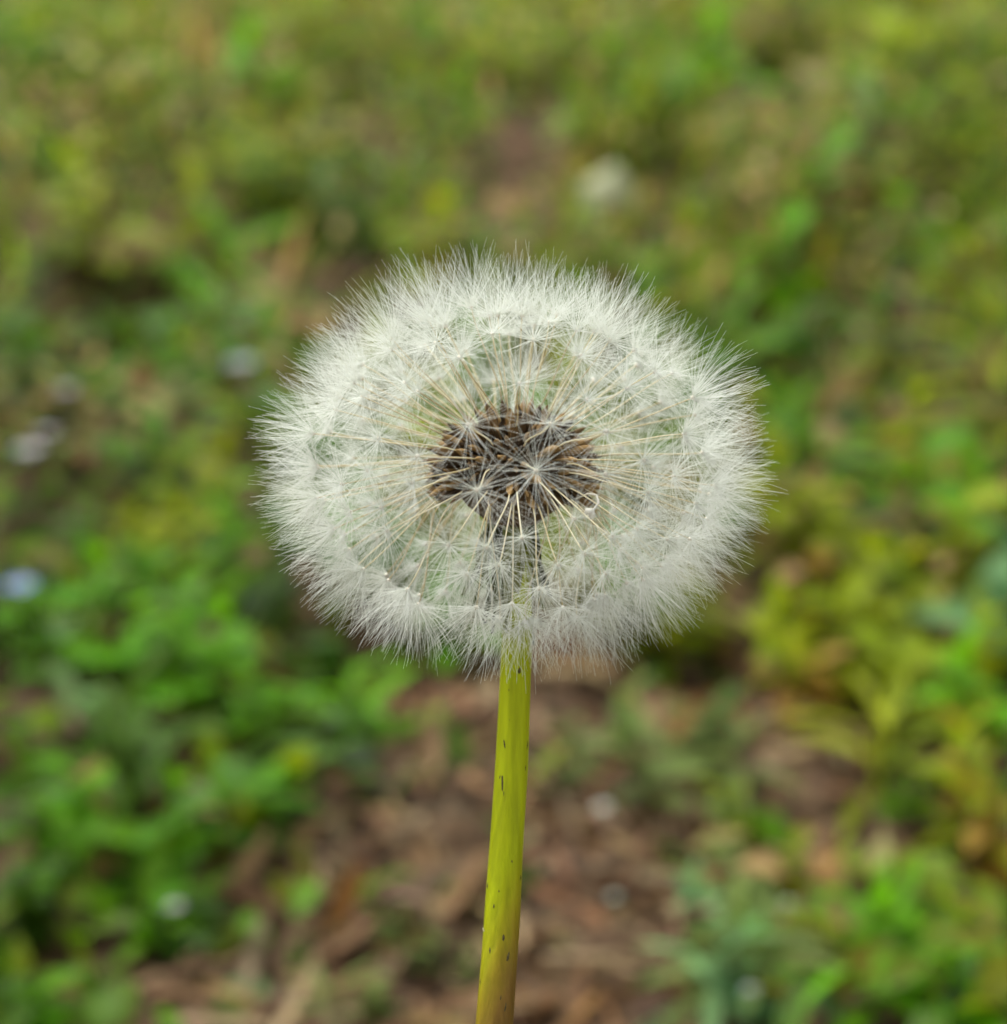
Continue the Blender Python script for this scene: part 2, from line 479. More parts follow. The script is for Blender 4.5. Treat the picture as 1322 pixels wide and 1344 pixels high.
# grass blades
x, y = scatter(24000)
s = soil_weight(x, y)
k = (rng.random(len(x)) > s * 0.99) & (rng.random(len(x)) < np.clip((y - 0.5) / 0.55, 0.06, 1)) & clear_of_flowers(x, y)
k &= rng.random(len(x)) < np.clip(vnoise(x, y, .06, 43) * 2.4 - .3, .18, 1)
x, y = x[k], y[k]; n = len(x)
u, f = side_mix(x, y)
lift = 1 + .40 * f[:, None]  # far grass colour brightened to offset the turf's self-shadowing
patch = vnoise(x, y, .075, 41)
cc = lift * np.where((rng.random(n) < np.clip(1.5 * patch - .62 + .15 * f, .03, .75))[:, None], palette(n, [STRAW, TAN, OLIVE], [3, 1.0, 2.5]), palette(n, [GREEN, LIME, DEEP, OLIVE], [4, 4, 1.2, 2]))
me = pieces(n, x, y, hgt(x, y) - .001, rng.uniform(.025, .062, n) * (0.55 + 0.45 * np.clip((y - .45) / .5, 0, 1)), rng.uniform(.0018, .0036, n), rng.uniform(0, 6.283, n),
            rng.normal(1.05, 0.3, n), cc, 'grass', M_COVER, bend=rng.uniform(.2, 1.5, n), shape='blade')
tag(obj('grass', me), 'thin green and straw coloured grass blades standing among the weeds', 'grass', kind='stuff')

# dry litter
x, y = scatter(15000)
xa = rng.uniform(-.10, .10, 2600); ya = rng.uniform(.38, .68, 2600)     # the bare patch is thick with it
x, y = np.concatenate([x, xa]), np.concatenate([y, ya])
s = soil_weight(x, y)
k = rng.random(len(x)) < 0.30 + s
x, y = x[k], y[k]; n = len(x)
cc = palette(n, [TAN, STRAW, BARK, GREY, RUST], [4, 1.0, 5.0, 2.0, 0.8], 0.22)
cc = np.minimum(cc, [[.25, .18, .095]])
me = pieces(n, x, y, hgt(x, y) + rng.uniform(.0005, .006, n), rng.uniform(.006, .021, n), rng.uniform(.0012, .0036, n), rng.uniform(0, 6.283, n),
            rng.normal(0.05, 0.16, n), cc, 'straw_litter', M_DRY, bend=rng.normal(0.1, .35, n), shape='straw', roll=rng.normal(0, .5, n))
tag(obj('straw_litter', me), 'brown and tan straw litter strewn over the bare soil', 'litter', kind='stuff')

# crumbs of soil on the bare patch
x, y = scatter(16000)
k = rng.random(len(x)) < soil_weight(x, y)
x, y = x[k], y[k]; n = len(x)
oct_v = np.array([(1, 0, 0), (0, 1, 0), (-1, 0, 0), (0, -1, 0), (0, 0, 1), (0, 0, -.6)], float)
oct_f = np.array([(0, 1, 4), (1, 2, 4), (2, 3, 4), (3, 0, 4), (1, 0, 5), (2, 1, 5), (3, 2, 5), (0, 3, 5)])
sc_ = rng.gamma(2.0, 0.0011, n)[:, None, None] + .0006
V = oct_v[None] * (1 + .35 * rng.standard_normal((n, 6, 3))) * sc_
V = V + np.stack([x, y, hgt(x, y)], 1)[:, None, :]
F = (np.arange(n)[:, None, None] * 6 + oct_f[None]).reshape(-1, 3)
cc = np.repeat(palette(n, [BARK, (0.11, 0.062, 0.034), TAN], [3, 4, 1]), 6, axis=0)
tag(obj('soil_crumbs', np_mesh('soil_crumbs', V.reshape(-1, 3), F, M_DRY, cc, False)), 'loose brown soil crumbs scattered over the bare ground', 'soil', kind='stuff')

# ------------------------------------------------------------------ single leaves and weeds
def leaf_mesh(name, L, W, mat, droop=0.5, fold=0.25, wave=0.0, prof=None, rows=7):
    prof = prof or [0.10, 0.55, 0.92, 1.0, 0.85, 0.5, 0.04]
    v, f = [], []
    yy = zz = 0.0
    for r_ in range(rows):
        t = r_ / (rows - 1)
        a = 0.15 - droop * t
        if r_:
            yy += math.cos(a) * L / (rows - 1); zz += math.sin(a) * L / (rows - 1)
        h = W / 2 * prof[r_]
        for s_ in (-1, -.5, 0, .5, 1):
            up = abs(s_) * h * fold + wave * h * math.sin(t * 11 + s_ * 2)
            v.append((s_ * h, yy - math.sin(a) * up, zz + math.cos(a) * up))
    for r_ in range(rows - 1):
        for k_ in range(4):
            a = r_ * 5 + k_
            f.append((a, a + 1, a + 6, a + 5))
    return mesh_data(name, v, f, mat)

LEAVES = [leaf_mesh('leaf', 0.017, 0.0095, M_LEAF, .5, .25, .08), leaf_mesh('leaf', 0.013, 0.0095, M_LEAF, .9, .15, .1),
          leaf_mesh('leaf', 0.023, 0.0085, M_LEAF, .8, .3, .06), leaf_mesh('leaf', 0.011, 0.008, M_LEAF, .2, .35, .05)]
LONG = [leaf_mesh('leaf', 0.030, 0.0065, M_LEAF, .7, .35, .05), leaf_mesh('leaf', 0.036, 0.0055, M_LEAF, 1.0, .35, .03)]

def make_weed(kind, hgt_, nl, rnd):
    """an upright little weed: a stem and its leaves in a spiral; every leaf is an object"""
    root = empty('leafy_weed')
    pts, rad = [], []
    lean = Vector((rnd.uniform(-.25, .25), rnd.uniform(-.25, .25), 0))
    for k_ in range(5):
        t = k_ / 4
        pts.append(Vector((0, 0, 1)) * hgt_ * t + lean * hgt_ * t * t - Vector((0, 0, .003 * (k_ == 0))))
        rad.append(.0009 - .0005 * t)
    v, f = [], []
    tube(v, f, pts, rad, 5)
    parts = [obj('stem', mesh_data('stem', v, f, M_LEAF), root)]
    for k_ in range(nl):
        t = 0.12 + 0.88 * (k_ + .5) / nl
        p = Vector((0, 0, 1)) * hgt_ * t + lean * hgt_ * t * t
        me_ = rnd.choice(LONG if kind == 'long' else LEAVES)
        lo = obj('leaf', me_, root)
        lo.location = p
        lo.rotation_euler = (rnd.uniform(-.25, .75) + (.5 if k_ > nl - 3 else 0), rnd.uniform(-.3, .3), k_ * 2.4 + rnd.uniform(-.4, .4))
        s_ = rnd.uniform(.75, 1.2) * (1.05 - .35 * t)
        lo.scale = (s_, s_, s_)
        parts.append(lo)
    return root

rnd = random.Random(5)
PROTO = {'round': [make_weed('round', .022, 9, rnd), make_weed('round', .030, 12, rnd), make_weed('round', .014, 7, rnd)],
         'long': [make_weed('long', .020, 9, rnd), make_weed('long', .030, 11, rnd)]}
used = set()

def copy_weed(src):
    if src.name not in used:
        used.add(src.name)
        return src, list(src.children)
    r_ = src.copy(); col.objects.link(r_)
    ch = []
    for c in src.children:
        d = c.copy(); col.objects.link(d); d.parent = r_; ch.append(d)
    return r_, ch

WEED = {'green': ((0.090, 0.255, 0.003), 'bright green weed with small oval leaves in the dense green patch', 'bright green oval leaved weeds'),
        'deep': ((0.045, 0.105, 0.003), 'dark green weed with small oval leaves among brighter weeds', 'dark green weeds'),
        'lime': ((0.200, 0.255, 0.003), 'yellow green weed with small oval leaves on the yellowish side of the litter', 'yellow green weeds'),
        'blue': ((0.13, 0.27, 0.095), 'pale blue green weed with soft sheen on its leaves', 'pale blue green weeds'),
        'grey': ((0.115, 0.165, 0.035), 'low grey green weed sprouting from the bare brown litter', 'grey green seedlings in the litter'),
        'amber': ((0.33, 0.215, 0.03), 'weed with yellowing amber leaves among the yellow green weeds', 'yellowing weeds')}

# picture spot of the plant's middle (used only to find its place on the ground), colour, leaf kind, size
SPOTS = [
 # the dense green side
 (230, 925, 'green', 'round', 1.1), (335, 920, 'green', 'round', 1.1), (270, 880, 'green', 'round', .9), (60, 1060, 'green', 'round', 1.2), (130, 1080, 'green', 'round', 1.2), (215, 1100, 'green', 'round', 1.0),
 (170, 1000, 'deep', 'long', 1.2), (300, 1040, 'green', 'long', 1.0), (330, 1030, 'green', 'round', .8), (420, 960, 'deep', 'round', .9), (455, 930, 'green', 'long', .9), (200, 1200, 'green', 'round', .7), (40, 1330, 'green', 'round', .8),
 (20, 1130, 'deep', 'round', 1.0), (60, 1225, 'deep', 'long', .8), (30, 830, 'green', 'round', 1.2), (110, 800, 'green', 'round', 1.2), (200, 770, 'green', 'round', 1.1), (300, 740, 'green', 'round', 1.2), (340, 800, 'deep', 'round', 1.0),
 (260, 830, 'green', 'round', 1.0), (20, 690, 'green', 'round', 1.2), (100, 650, 'lime', 'round', 1.2), (220, 600, 'green', 'round', 1.2), (270, 620, 'lime', 'round', 1.1), (290, 690, 'green', 'round', 1.2), (170, 840, 'deep', 'round', 1.0),
 (320, 460, 'blue', 'round', 1.5), (250, 490, 'green', 'round', 1.2), (140, 500, 'green', 'round', 1.2), (60, 500, 'deep', 'round', 1.3), (280, 410, 'green', 'long', 1.3), (35, 390, 'green', 'round', 1.5), (40, 430, 'deep', 'round', 1.4),
 (360, 430, 'lime', 'round', 1.2), (330, 560, 'green', 'round', 1.2), (350, 520, 'lime', 'round', 1.1), (100, 730, 'lime', 'round', .9), (15, 760, 'deep', 'round', 1.0), (240, 700, 'lime', 'round', .9), (95, 880, 'green', 'round', 1.0),
 (60, 960, 'deep', 'round', 1.0), (390, 870, 'deep', 'round', .9), (5, 930, 'deep', 'round', .9),
 # the yellow side
 (1185, 650, 'green', 'round', 1.6), (1290, 680, 'green', 'round', 1.3), (1070, 690, 'lime', 'round', 1.5), (1110, 740, 'lime', 'round', 1.4), (1030, 690, 'lime', 'round', 1.2), (1130, 800, 'lime', 'round', 1.3), (1240, 740, 'lime', 'round', 1.4),
 (1300, 795, 'blue', 'round', 1.5), (1060, 780, 'amber', 'round', 1.1), (1180, 870, 'lime', 'round', 1.2), (1270, 880, 'lime', 'round', 1.2), (1200, 930, 'lime', 'round', 1.1), (1290, 930, 'green', 'round', 1.0), (1160, 960, 'lime', 'long', 1.0),
 (1190, 1030, 'green', 'round', 1.0), (1290, 1020, 'lime', 'round', 1.1), (1250, 1080, 'lime', 'round', 1.1), (970, 1080, 'lime', 'round', .8), (985, 1075, 'amber', 'round', .6), (1310, 1080, 'amber', 'round', 1.0), (1270, 1000, 'amber', 'round', .8),
 (1090, 850, 'lime', 'round', 1.1), (1020, 610, 'deep', 'round', 1.3), (1100, 610, 'green', 'long', 1.3), (1050, 560, 'green', 'round', 1.3), (1250, 560, 'lime', 'round', 1.3), (1200, 490, 'lime', 'round', 1.3), (1010, 500, 'green', 'round', 1.2),
 (1120, 470, 'lime', 'round', 1.3), (1300, 480, 'lime', 'long', 1.3), (1060, 900, 'amber', 'round', .8), (1040, 820, 'lime', 'round', 1.0), (1245, 620, 'lime', 'round', 1.1), (960, 480, 'green', 'long', 1.2),
 # behind the seed head
 (600, 770, 'green', 'round', 1.1), (690, 745, 'green', 'round', 1.1), (540, 720, 'green', 'round', 1.2), (760, 730, 'lime', 'round', 1.1), (830, 720, 'green', 'round', 1.2), (880, 770, 'lime', 'round', 1.1), (640, 690, 'lime', 'round', 1.2),
 (480, 690, 'green', 'round', 1.2), (440, 600, 'green', 'round', 1.2), (560, 600, 'lime', 'round', 1.2), (700, 600, 'green', 'round', 1.3), (800, 610, 'lime', 'round', 1.3), (900, 600, 'green', 'round', 1.3), (520, 480, 'lime', 'round', 1.4), (640, 480, 'green', 'round', 1.4), (760, 480, 'lime', 'round', 1.4), (850, 490, 'green', 'round', 1.4),
 # near corner
 (1180, 1230, 'green', 'round', 1.1), (1090, 1230, 'green', 'long', 1.0), (1150, 1270, 'green', 'long', 1.1), (1220, 1190, 'green', 'round', 1.0), (1290, 1260, 'green', 'round', 1.1), (1070, 1290, 'green', 'round', .9), (1230, 1310, 'green', 'long', 1.1),
 (1310, 1180, 'green', 'round', .9), (1140, 1320, 'green', 'round', 1.0), (1250, 1240, 'lime', 'round', .9), (1100, 1180, 'green', 'round', .8), (1200, 1150, 'green', 'round', .8),
 # seedlings in the litter
 (850, 1240, 'grey', 'long', .8), (930, 1240, 'grey', 'round', .7), (820, 1290, 'blue', 'long', .8), (900, 1290, 'grey', 'long', .8), (780, 1140, 'grey', 'round', .7), (850, 1010, 'grey', 'round', .9), (740, 1035, 'grey', 'round', .7),
 (900, 1010, 'grey', 'long', .7), (880, 940, 'grey', 'round', .9), (960, 1010, 'grey', 'long', .7), (610, 990, 'grey', 'round', .6), (520, 1240, 'grey', 'round', .5), (560, 1260, 'grey', 'round', .5), (600, 1190, 'grey', 'round', .45),
 (720, 1270, 'grey', 'round', .5), (980, 1310, 'blue', 'round', .8), (1010, 1180, 'grey', 'round', .7), (780, 1010, 'grey', 'round', .6), (480, 1300, 'grey', 'round', .5), (820, 1180, 'blue', 'round', .5), (430, 1320, 'grey', 'long', .5),
 (760, 960, 'grey', 'round', .7), (810, 950, 'green', 'round', .6), (930, 960, 'deep', 'round', .8), (870, 1070, 'grey', 'round', .6), (950, 1150, 'grey', 'round', .7), (1000, 1240, 'green', 'round', .8), (880, 1200, 'grey', 'round', .7), (1030, 1130, 'lime', 'round', .6), (760, 1200, 'grey', 'round', .5), (960, 1270, 'grey', 'long', .8),
 (130, 385, 'deep', 'round', 1.7), (205, 380, 'deep', 'round', 1.7), (165, 365, 'deep', 'round', 1.8), (1040, 405, 'deep', 'round', 1.7), (1000, 420, 'deep', 'round', 1.5), (435, 880, 'deep', 'round', 1.0), (475, 885, 'deep', 'round', .9), (120, 705, 'deep', 'round', 1.0), (60, 1260, 'deep', 'round', .9), (20, 1290, 'deep', 'round', .9),  # dark weeds added at the hollows, their colour standing in for shade
 # far turf
 (860, 110, 'green', 'round', 2.0), (960, 90, 'green', 'round', 2.0), (1120, 175, 'blue', 'round', 1.9), (1220, 160, 'green', 'round', 2.0), (1060, 250, 'green', 'round', 2.1), (1010, 290, 'green', 'round', 2.1), (1100, 310, 'lime', 'round', 1.9),
 (1280, 140, 'lime', 'round', 2.0), (1200, 260, 'green', 'round', 1.9), (1300, 250, 'lime', 'round', 1.8), (950, 250, 'lime', 'round', 1.8), (880, 330, 'lime', 'round', 1.7), (900, 390, 'lime', 'round', 1.6), (820, 140, 'lime', 'round', 1.8),
 (380, 210, 'deep', 'round', 1.9), (400, 250, 'deep', 'round', 1.9), (330, 200, 'lime', 'round', 1.8), (250, 260, 'lime', 'round', 1.8), (120, 260, 'lime', 'round', 1.8), (60, 190, 'green', 'round', 2.0), (120, 110, 'lime', 'round', 2.1),
 (200, 60, 'lime', 'round', 2.2), (40, 80, 'green', 'round', 2.2), (350, 80, 'green', 'round', 2.0), (300, 300, 'green', 'long', 1.7), (500, 290, 'green', 'round', 1.8), (560, 80, 'green', 'round', 2.0), (660, 60, 'lime', 'round', 2.0),
 (600, 130, 'green', 'round', 1.9), (760, 60, 'lime', 'round', 2.0), (1180, 60, 'lime', 'round', 2.2), (80, 300, 'lime', 'round', 1.6), (560, 330, 'lime', 'round', 1.6), (470, 250, 'deep', 'round', 1.6), (1250, 350, 'lime', 'round', 1.6),
 (1150, 400, 'lime', 'round', 1.6), (1290, 420, 'green', 'round', 1.5), (980, 380, 'deep', 'round', 1.6), (730, 330, 'lime', 'round', 1.6), (640, 340, 'green', 'round', 1.5), (1010, 40, 'lime', 'round', 2.0), (440, 40, 'lime', 'round', 2.0),
 (1240, 215, 'deep', 'round', 1.7), (760, 290, 'deep', 'round', 1.5),
]
LEAN = {'round': (.022, .030, .014), 'long': (.020, .030)}
WEEDS = []
for (px, py, kind, shp, size) in SPOTS:
    if px > 1040 and py > 1140: size *= .82
    if py < 350: size *= .85
    ip = rnd.randrange(len(PROTO[shp]))
    src = PROTO[shp][ip]
    hh = LEAN[shp][ip] * size * 0.6
    p = ground_at(px, py, hh)
    for q_ in FPOS:                                 # not in front of a flower
        if abs(p.x - q_.x) < .016 and -.05 < p.y - q_.y < .004: p.x += .018 if p.x > q_.x else -.018
    root, ch = copy_weed(src)
    root.location = (p.x, p.y, float(hgt(np.array(p.x), np.array(p.y))))
    root.rotation_euler = (0, 0, rnd.uniform(0, 6.28))
    s_ = size * rnd.uniform(.9, 1.1)
    root.scale = (s_, s_, s_ * rnd.uniform(.85, 1.1))
    base, label, grp = WEED[kind]
    WEEDS.append((root, kind, shp, LEAN[shp][ip] * s_))
    j_ = rnd.uniform(.85, 1.15)
    for c in ch:
        k_ = j_ * rnd.uniform(.8, 1.25)
        c.color = (base[0] * k_ * rnd.uniform(.9, 1.12), base[1] * k_, base[2] * k_, 1)

# ------------------------------------------------------------------ dry leaves
DRY = [leaf_mesh('dry_leaf', .021, .011, M_DRYLEAF, 1.6, .7, .25), leaf_mesh('dry_leaf', .028, .009, M_DRYLEAF, -1.1, .8, .2), leaf_mesh('dry_leaf', .016, .012, M_DRYLEAF, 1.1, -.6, .3)]
DRYSPOTS = [
 (130, 945, .032, (0.42, 0.25, 0.10), 1.0, 'curled'), (105, 985, .028, (0.46, 0.27, 0.13), 1.0, 'curled'), (285, 1140, .004, (0.42, 0.29, 0.18), 1.2, 'pale'), (330, 1110, .004, (0.38, 0.25, 0.15), 1.2, 'pale'),
 (430, 1085, .003, (0.36, 0.22, 0.13), 1.1, 'brown'), (520, 1140, .003, (0.38, 0.24, 0.14), 1.2, 'brown'), (640, 1130, .003, (0.36, 0.22, 0.14), 1.0, 'brown'), (570, 1040, .003, (0.37, 0.24, 0.15), 1.0, 'brown'),
 (540, 920, .003, (0.36, 0.22, 0.15), 1.0, 'brown'), (380, 1180, .003, (0.24, 0.14, 0.09), 1.3, 'brown'), (430, 1240, .003, (0.34, 0.16, 0.05), 1.0, 'rust'), (570, 1230, .003, (0.36, 0.22, 0.13), 1.1, 'brown'),
 (480, 1330, .003, (0.44, 0.29, 0.2), 1.1, 'pale'), (740, 1100, .003, (0.36, 0.21, 0.14), 1.0, 'brown'), (900, 1120, .004, (0.40, 0.24, 0.16), .9, 'brown'), (760, 1330, .003, (0.40, 0.23, 0.13), 1.1, 'brown'),
 (700, 1220, .003, (0.38, 0.23, 0.14), 1.0, 'brown'), (950, 830, .010, (0.42, 0.19, 0.05), 1.2, 'rust'), (1030, 880, .012, (0.45, 0.25, 0.08), 1.1, 'rust'), (985, 810, .015, (0.45, 0.28, 0.12), 1.0, 'curled'), (870, 990, .006, (0.46, 0.27, 0.11), .9, 'curled'),
 (1070, 1100, .010, (0.46, 0.27, 0.10), 1.0, 'curled'), (1130, 1130, .004, (0.36, 0.23, 0.16), 1.0, 'brown'), (220, 325, .015, (0.48, 0.28, 0.14), 2.2, 'curled'), (120, 310, .012, (0.44, 0.26, 0.14), 2.0, 'curled'), (350, 350, .010, (0.42, 0.23, 0.12), 2.0, 'rust'),
 (450, 170, .015, (0.48, 0.32, 0.16), 2.3, 'curled'), (490, 200, .012, (0.50, 0.34, 0.2), 2.2, 'pale'), (812, 195, .050, (0.60, 0.55, 0.38), 2.4, 'cream'), (745, 185, .010, (0.46, 0.22, 0.05), 2.2, 'rust'), (640, 255, .008, (0.44, 0.24, 0.09), 2.2, 'rust'),
 (1030, 120, .015, (0.50, 0.33, 0.17), 2.4, 'pale'), (1100, 75, .015, (0.48, 0.34, 0.17), 2.5, 'pale'), (310, 160, .015, (0.42, 0.33, 0.12), 2.3, 'straw'), (210, 30, .02, (0.46, 0.36, 0.16), 2.5, 'straw'), (1170, 550, .012, (0.46, 0.31, 0.17), 1.3, 'curled'),
 (1300, 545, .012, (0.48, 0.33, 0.21), 1.4, 'pale'), (1060, 500, .020, (0.36, 0.26, 0.12), 1.3, 'straw'), (1300, 1280, .012, (0.52, 0.34, 0.22), 1.0, 'pale'), (185, 480, .010, (0.42, 0.27, 0.15), 1.4, 'curled'), (110, 590, .014, (0.46, 0.30, 0.13), 1.3, 'curled'),
 (1260, 390, .012, (0.46, 0.34, 0.12), 1.8, 'straw'), (240, 1010, .012, (0.44, 0.26, 0.14), .8, 'curled'), (150, 1090, .014, (0.40, 0.30, 0.08), .9, 'straw'), (1260, 100, .015, (0.44, 0.35, 0.13), 2.3, 'straw'), (560, 190, .012, (0.44, 0.32, 0.15), 2.2, 'straw'),
 (60, 50, .015, (0.42, 0.36, 0.14), 2.3, 'straw'), (700, 90, .012, (0.46, 0.34, 0.18), 2.2, 'straw'), (880, 60, .015, (0.40, 0.33, 0.14), 2.3, 'straw'), (1320, 330, .012, (0.44, 0.33, 0.14), 1.8, 'straw'),
]
DL = {'curled': 'curled peach tan dry leaf caught among green weeds', 'pale': 'pale pinkish dry leaf lying on the ground', 'brown': 'brown dry leaf lying on the bare soil', 'rust': 'rusty orange dry leaf lying on the ground',
      'cream': 'cream white dry leaf beside a rusty leaf in the far turf', 'straw': 'straw coloured dry leaf in the turf'}
DRIES = []
for (px, py, h, c, size, kd) in DRYSPOTS:
    o = obj('dry_leaf', rnd.choice(DRY if py > 400 else (DRY[0], DRY[2])))
    if py < 400: c = (c[0] * .98, c[1] * 1.14, c[2] * 1.2)
    p = ground_at(px, py, h)
    zg = float(hgt(np.array(p.x), np.array(p.y)))
    o.location = (p.x, p.y, zg + h * .8 + .001)
    o.rotation_euler = (rnd.uniform(-.2, .45), rnd.uniform(-.4, .4), rnd.uniform(0, 6.28))
    size *= .72 if py > 850 else (.75 if py < 300 else 1)
    o.scale = (size, size, size)
    o.color = (c[0] * .62, c[1] * .60, c[2] * .46, 1)
    DRIES.append((o, kd, size))

# ------------------------------------------------------------------ twigs on the bare litter
MARKS = []                                        # findable things that neighbours are described by
def twig(p0, p1, r0, c, label, label_short):
    a, b = ground_at(*p0, .004), ground_at(*p1, .006)
    v, f, pts, rad = [], [], [], []
    for k_ in range(8):
        t = k_ / 7
        p = a.lerp(b, t) + Vector((math.sin(t * 9) * .0012, math.cos(t * 7) * .0012, math.sin(t * 3) * .002))
        p.z += float(hgt(np.array(p.x), np.array(p.y)))
        pts.append(p); rad.append(r0 * (1 - .5 * t) * (1 + .12 * math.sin(k_ * 2.3)))
    tube(v, f, pts, rad, 7)
    side = pts[4] + Vector((.008, .004, .005))
    tube(v, f, [pts[4], pts[4].lerp(side, .5) + Vector((0, 0, .001)), side], [r0 * .5, r0 * .4, r0 * .2], 5)
    o = obj('twig', mesh_data('twig', v, f, M_DRYLEAF))
    o.color = (*c, 1)
    MARKS.append((a.lerp(b, .5), label_short))
    return tag(o, label, 'twig')
twig((505, 985), (660, 935), .0019, (0.24, 0.135, 0.075), 'thick brown twig lying across the bare litter behind the stem', 'the thick brown twig')
twig((700, 900), (765, 985), .0016, (0.22, 0.12, 0.06), 'short dark brown twig slanting down behind the fluffy seed head', 'the short dark twig')
twig((80, 1335), (330, 1215), .0011, (0.34, 0.21, 0.12), 'long thin tan twig under the green weeds at the edge of the litter', 'the long tan twig')
twig((950, 1095), (1130, 1120), .0009, (0.44, 0.30, 0.16), 'thin pale straw twig beside a yellow green weed on the litter', 'the thin straw twig')

# ------------------------------------------------------------------ small flowers
def petal_mesh(L, W):
    return leaf_mesh('petal', L, W, M_PETAL, .5, .2, 0, [0.3, .75, 1.0, 1.05, .95, .7, .3])
PET = petal_mesh(.0046, .0046)
CEN = None
def flower(px, py, h, c, size, label, short):
    global CEN
    p = ground_at(px, py, h)
    root = empty('small_flower', (p.x, p.y, float(hgt(np.array(p.x), np.array(p.y)))))
    hz = h - root.location.z
    v, f = [], []
    tube(v, f, [Vector((.002, .004, -.002)), Vector((.002, .002, hz * .5)), Vector((0, 0, hz))], [.0006, .0005, .0004], 5)
    st = obj('stem', mesh_data('flower_stem', v, f, M_LEAF), root); st.color = (.08, .17, .02, 1)
    for k_ in range(4):
        q_ = obj('petal', PET, root)
        q_.location = (0, 0, hz)
        q_.rotation_euler = Matrix.Rotation(R(28), 3, 'X').to_euler() if False else (R(12), 0, k_ * math.pi / 2 + .4)
        s_ = size * (.58 if h > .025 else .46) * (0.8 if k_ == 2 else 1)
        q_.scale = (s_, s_, s_)
        q_.color = (c[0] * .6, c[1] * .6, c[2] * .6, 1)
    if CEN is None:
        vv, ff = [], []
        tube(vv, ff, [Vector((0, 0, -.0006)), Vector((0, 0, .0002)), Vector((0, 0, .0007))], [.0003, .0008, .0004], 6)
        CEN = mesh_data('flower_centre', vv, ff, M_PETAL)
    e_ = obj('flower_centre', CEN, root); e_.location = (0, 0, hz); e_.color = (.6, .62, .35, 1); e_.scale = (size,) * 3
    tag(root, label, 'flower')
    MARKS.append((p, short))
flower(27, 770, .034, (0.26, 0.36, 0.95), 1.6, 'blue four petalled flower in the bright green weeds', 'the blue flower')
flower(318, 478, .036, (0.52, 0.60, 0.66), 1.9, 'pale bluish white flower beside a pale blue green weed', 'the pale bluish flower')
flower(38, 592, .032, (0.68, 0.64, 0.68), 1.7, 'white flower with a lilac tint beside a lilac grey flower', 'the white lilac-tinted flower')
flower(62, 568, .032, (0.52, 0.48, 0.56), 1.2, 'lilac grey flower touching a white flower', 'the lilac grey flower')
flower(88, 512, .032, (0.45, 0.42, 0.60), 1.2, 'small lilac flower standing alone in green weeds', 'the small lilac flower')
flower(230, 1190, .017, (0.66, 0.60, 0.70), .95, 'pale lilac flower on a weed at the edge of the litter', 'the pale lilac flower')
flower(792, 1060, .015, (0.70, 0.76, 0.74), .95, 'white flower on the bare litter among grey green seedlings', 'the white flower on the litter')
flower(1035, 1188, .018, (0.62, 0.68, 0.64), .85, 'whitish flower at the rim of the green weeds by the litter', 'the whitish flower')
flower(806, 1178, .012, (0.50, 0.58, 0.52), .7, 'greyish white flower low on the bare litter', 'the greyish flower')
flower(985, 1300, .018, (0.52, 0.58, 0.66), .75, 'bluish grey flower in the weeds beside the litter', 'the bluish grey flower')

# ------------------------------------------------------------------ labels by what each plant stands beside
CN = {'green': 'bright green', 'deep': 'dark green', 'lime': 'yellow green', 'blue': 'pale blue green', 'grey': 'grey green', 'amber': 'yellowing amber'}
DN = {'curled': 'curled peach tan', 'pale': 'pale pinkish', 'brown': 'brown', 'rust': 'rusty orange', 'cream': 'cream white', 'straw': 'straw coloured'}
def beside(o, reach):
    p = o.location
    best = min(MARKS, key=lambda m_: (m_[0] - p).length)
    if (best[0] - p).length < reach: return ' beside ' + best[1]
    return None
def litter(o): return float(soil_weight(np.array(o.location.x), np.array(o.location.y)))
for root, kind, shp, h in WEEDS:
    where = beside(root, .05)
    if not where:
        dl = min(DRIES, key=lambda d_: (d_[0].location - root.location).length)
        if (dl[0].location - root.location).length < .045: where = ' beside a ' + DN[dl[1]] + ' dry leaf'
    if not where:
        near = [w_ for w_ in WEEDS if w_[1] != kind and (w_[0].location - root.location).length < .11]
        if near and litter(root) < .05: where = ' beside a ' + CN[min(near, key=lambda w_: (w_[0].location - root.location).length)[1]] + ' weed'
    if not where: where = ' on bare litter' if litter(root) > .5 else (' at the edge of bare litter' if litter(root) > .05 else ' in thick plant cover')
    lab = ('tall ' if h > .04 else 'low ' if h < .02 else '') + CN[kind] + ' weed with ' + ('narrow' if shp == 'long' else 'oval') + ' leaves' + where
    tag(root, lab, 'weed', CN[kind] + ' weeds')
for o, kd, size in DRIES:
    where = beside(o, .05)
    if not where:
        wd = min(WEEDS, key=lambda d_: (d_[0].location - o.location).length)
        where = ' beside a ' + CN[wd[1]] + ' weed' if (wd[0].location - o.location).length < .05 else ' on the bare soil'
    tag(o, DN[kd] + ' dry leaf lying' + where, 'dry leaf', DN[kd] + ' dry leaves')

# ================================================================== the dandelion
PX = 0.22 / FPX                                   # metres per photograph pixel at the seed head
HC = CAM + FWD * 0.22 + RIGHT * ((675 - 661) * PX) - UP * ((614 - 672) * PX)      # middle of the brown core
AXIS = (UP + RIGHT * 0.03 - FWD * 0.06).normalized()
HX = (RIGHT - AXIS * AXIS.dot(RIGHT)).normalized()
HY = AXIS.cross(HX)
HM = Matrix((HX, HY, AXIS)).transposed()          # head frame -> world
HMi = HM.transposed()
TIP = (261 * PX, 262 * PX, 207 * PX)
TOFF = Vector((-4 * PX, 0, 0))                    # the fluff sits a little to one side of the core              # where the stalks end and the parachutes sit

def stem_px(px, py, toward):
    return CAM + (FWD + RIGHT * ((px - 661) / FPX) - UP * ((py - 672) / FPX)) * (0.22 - toward)

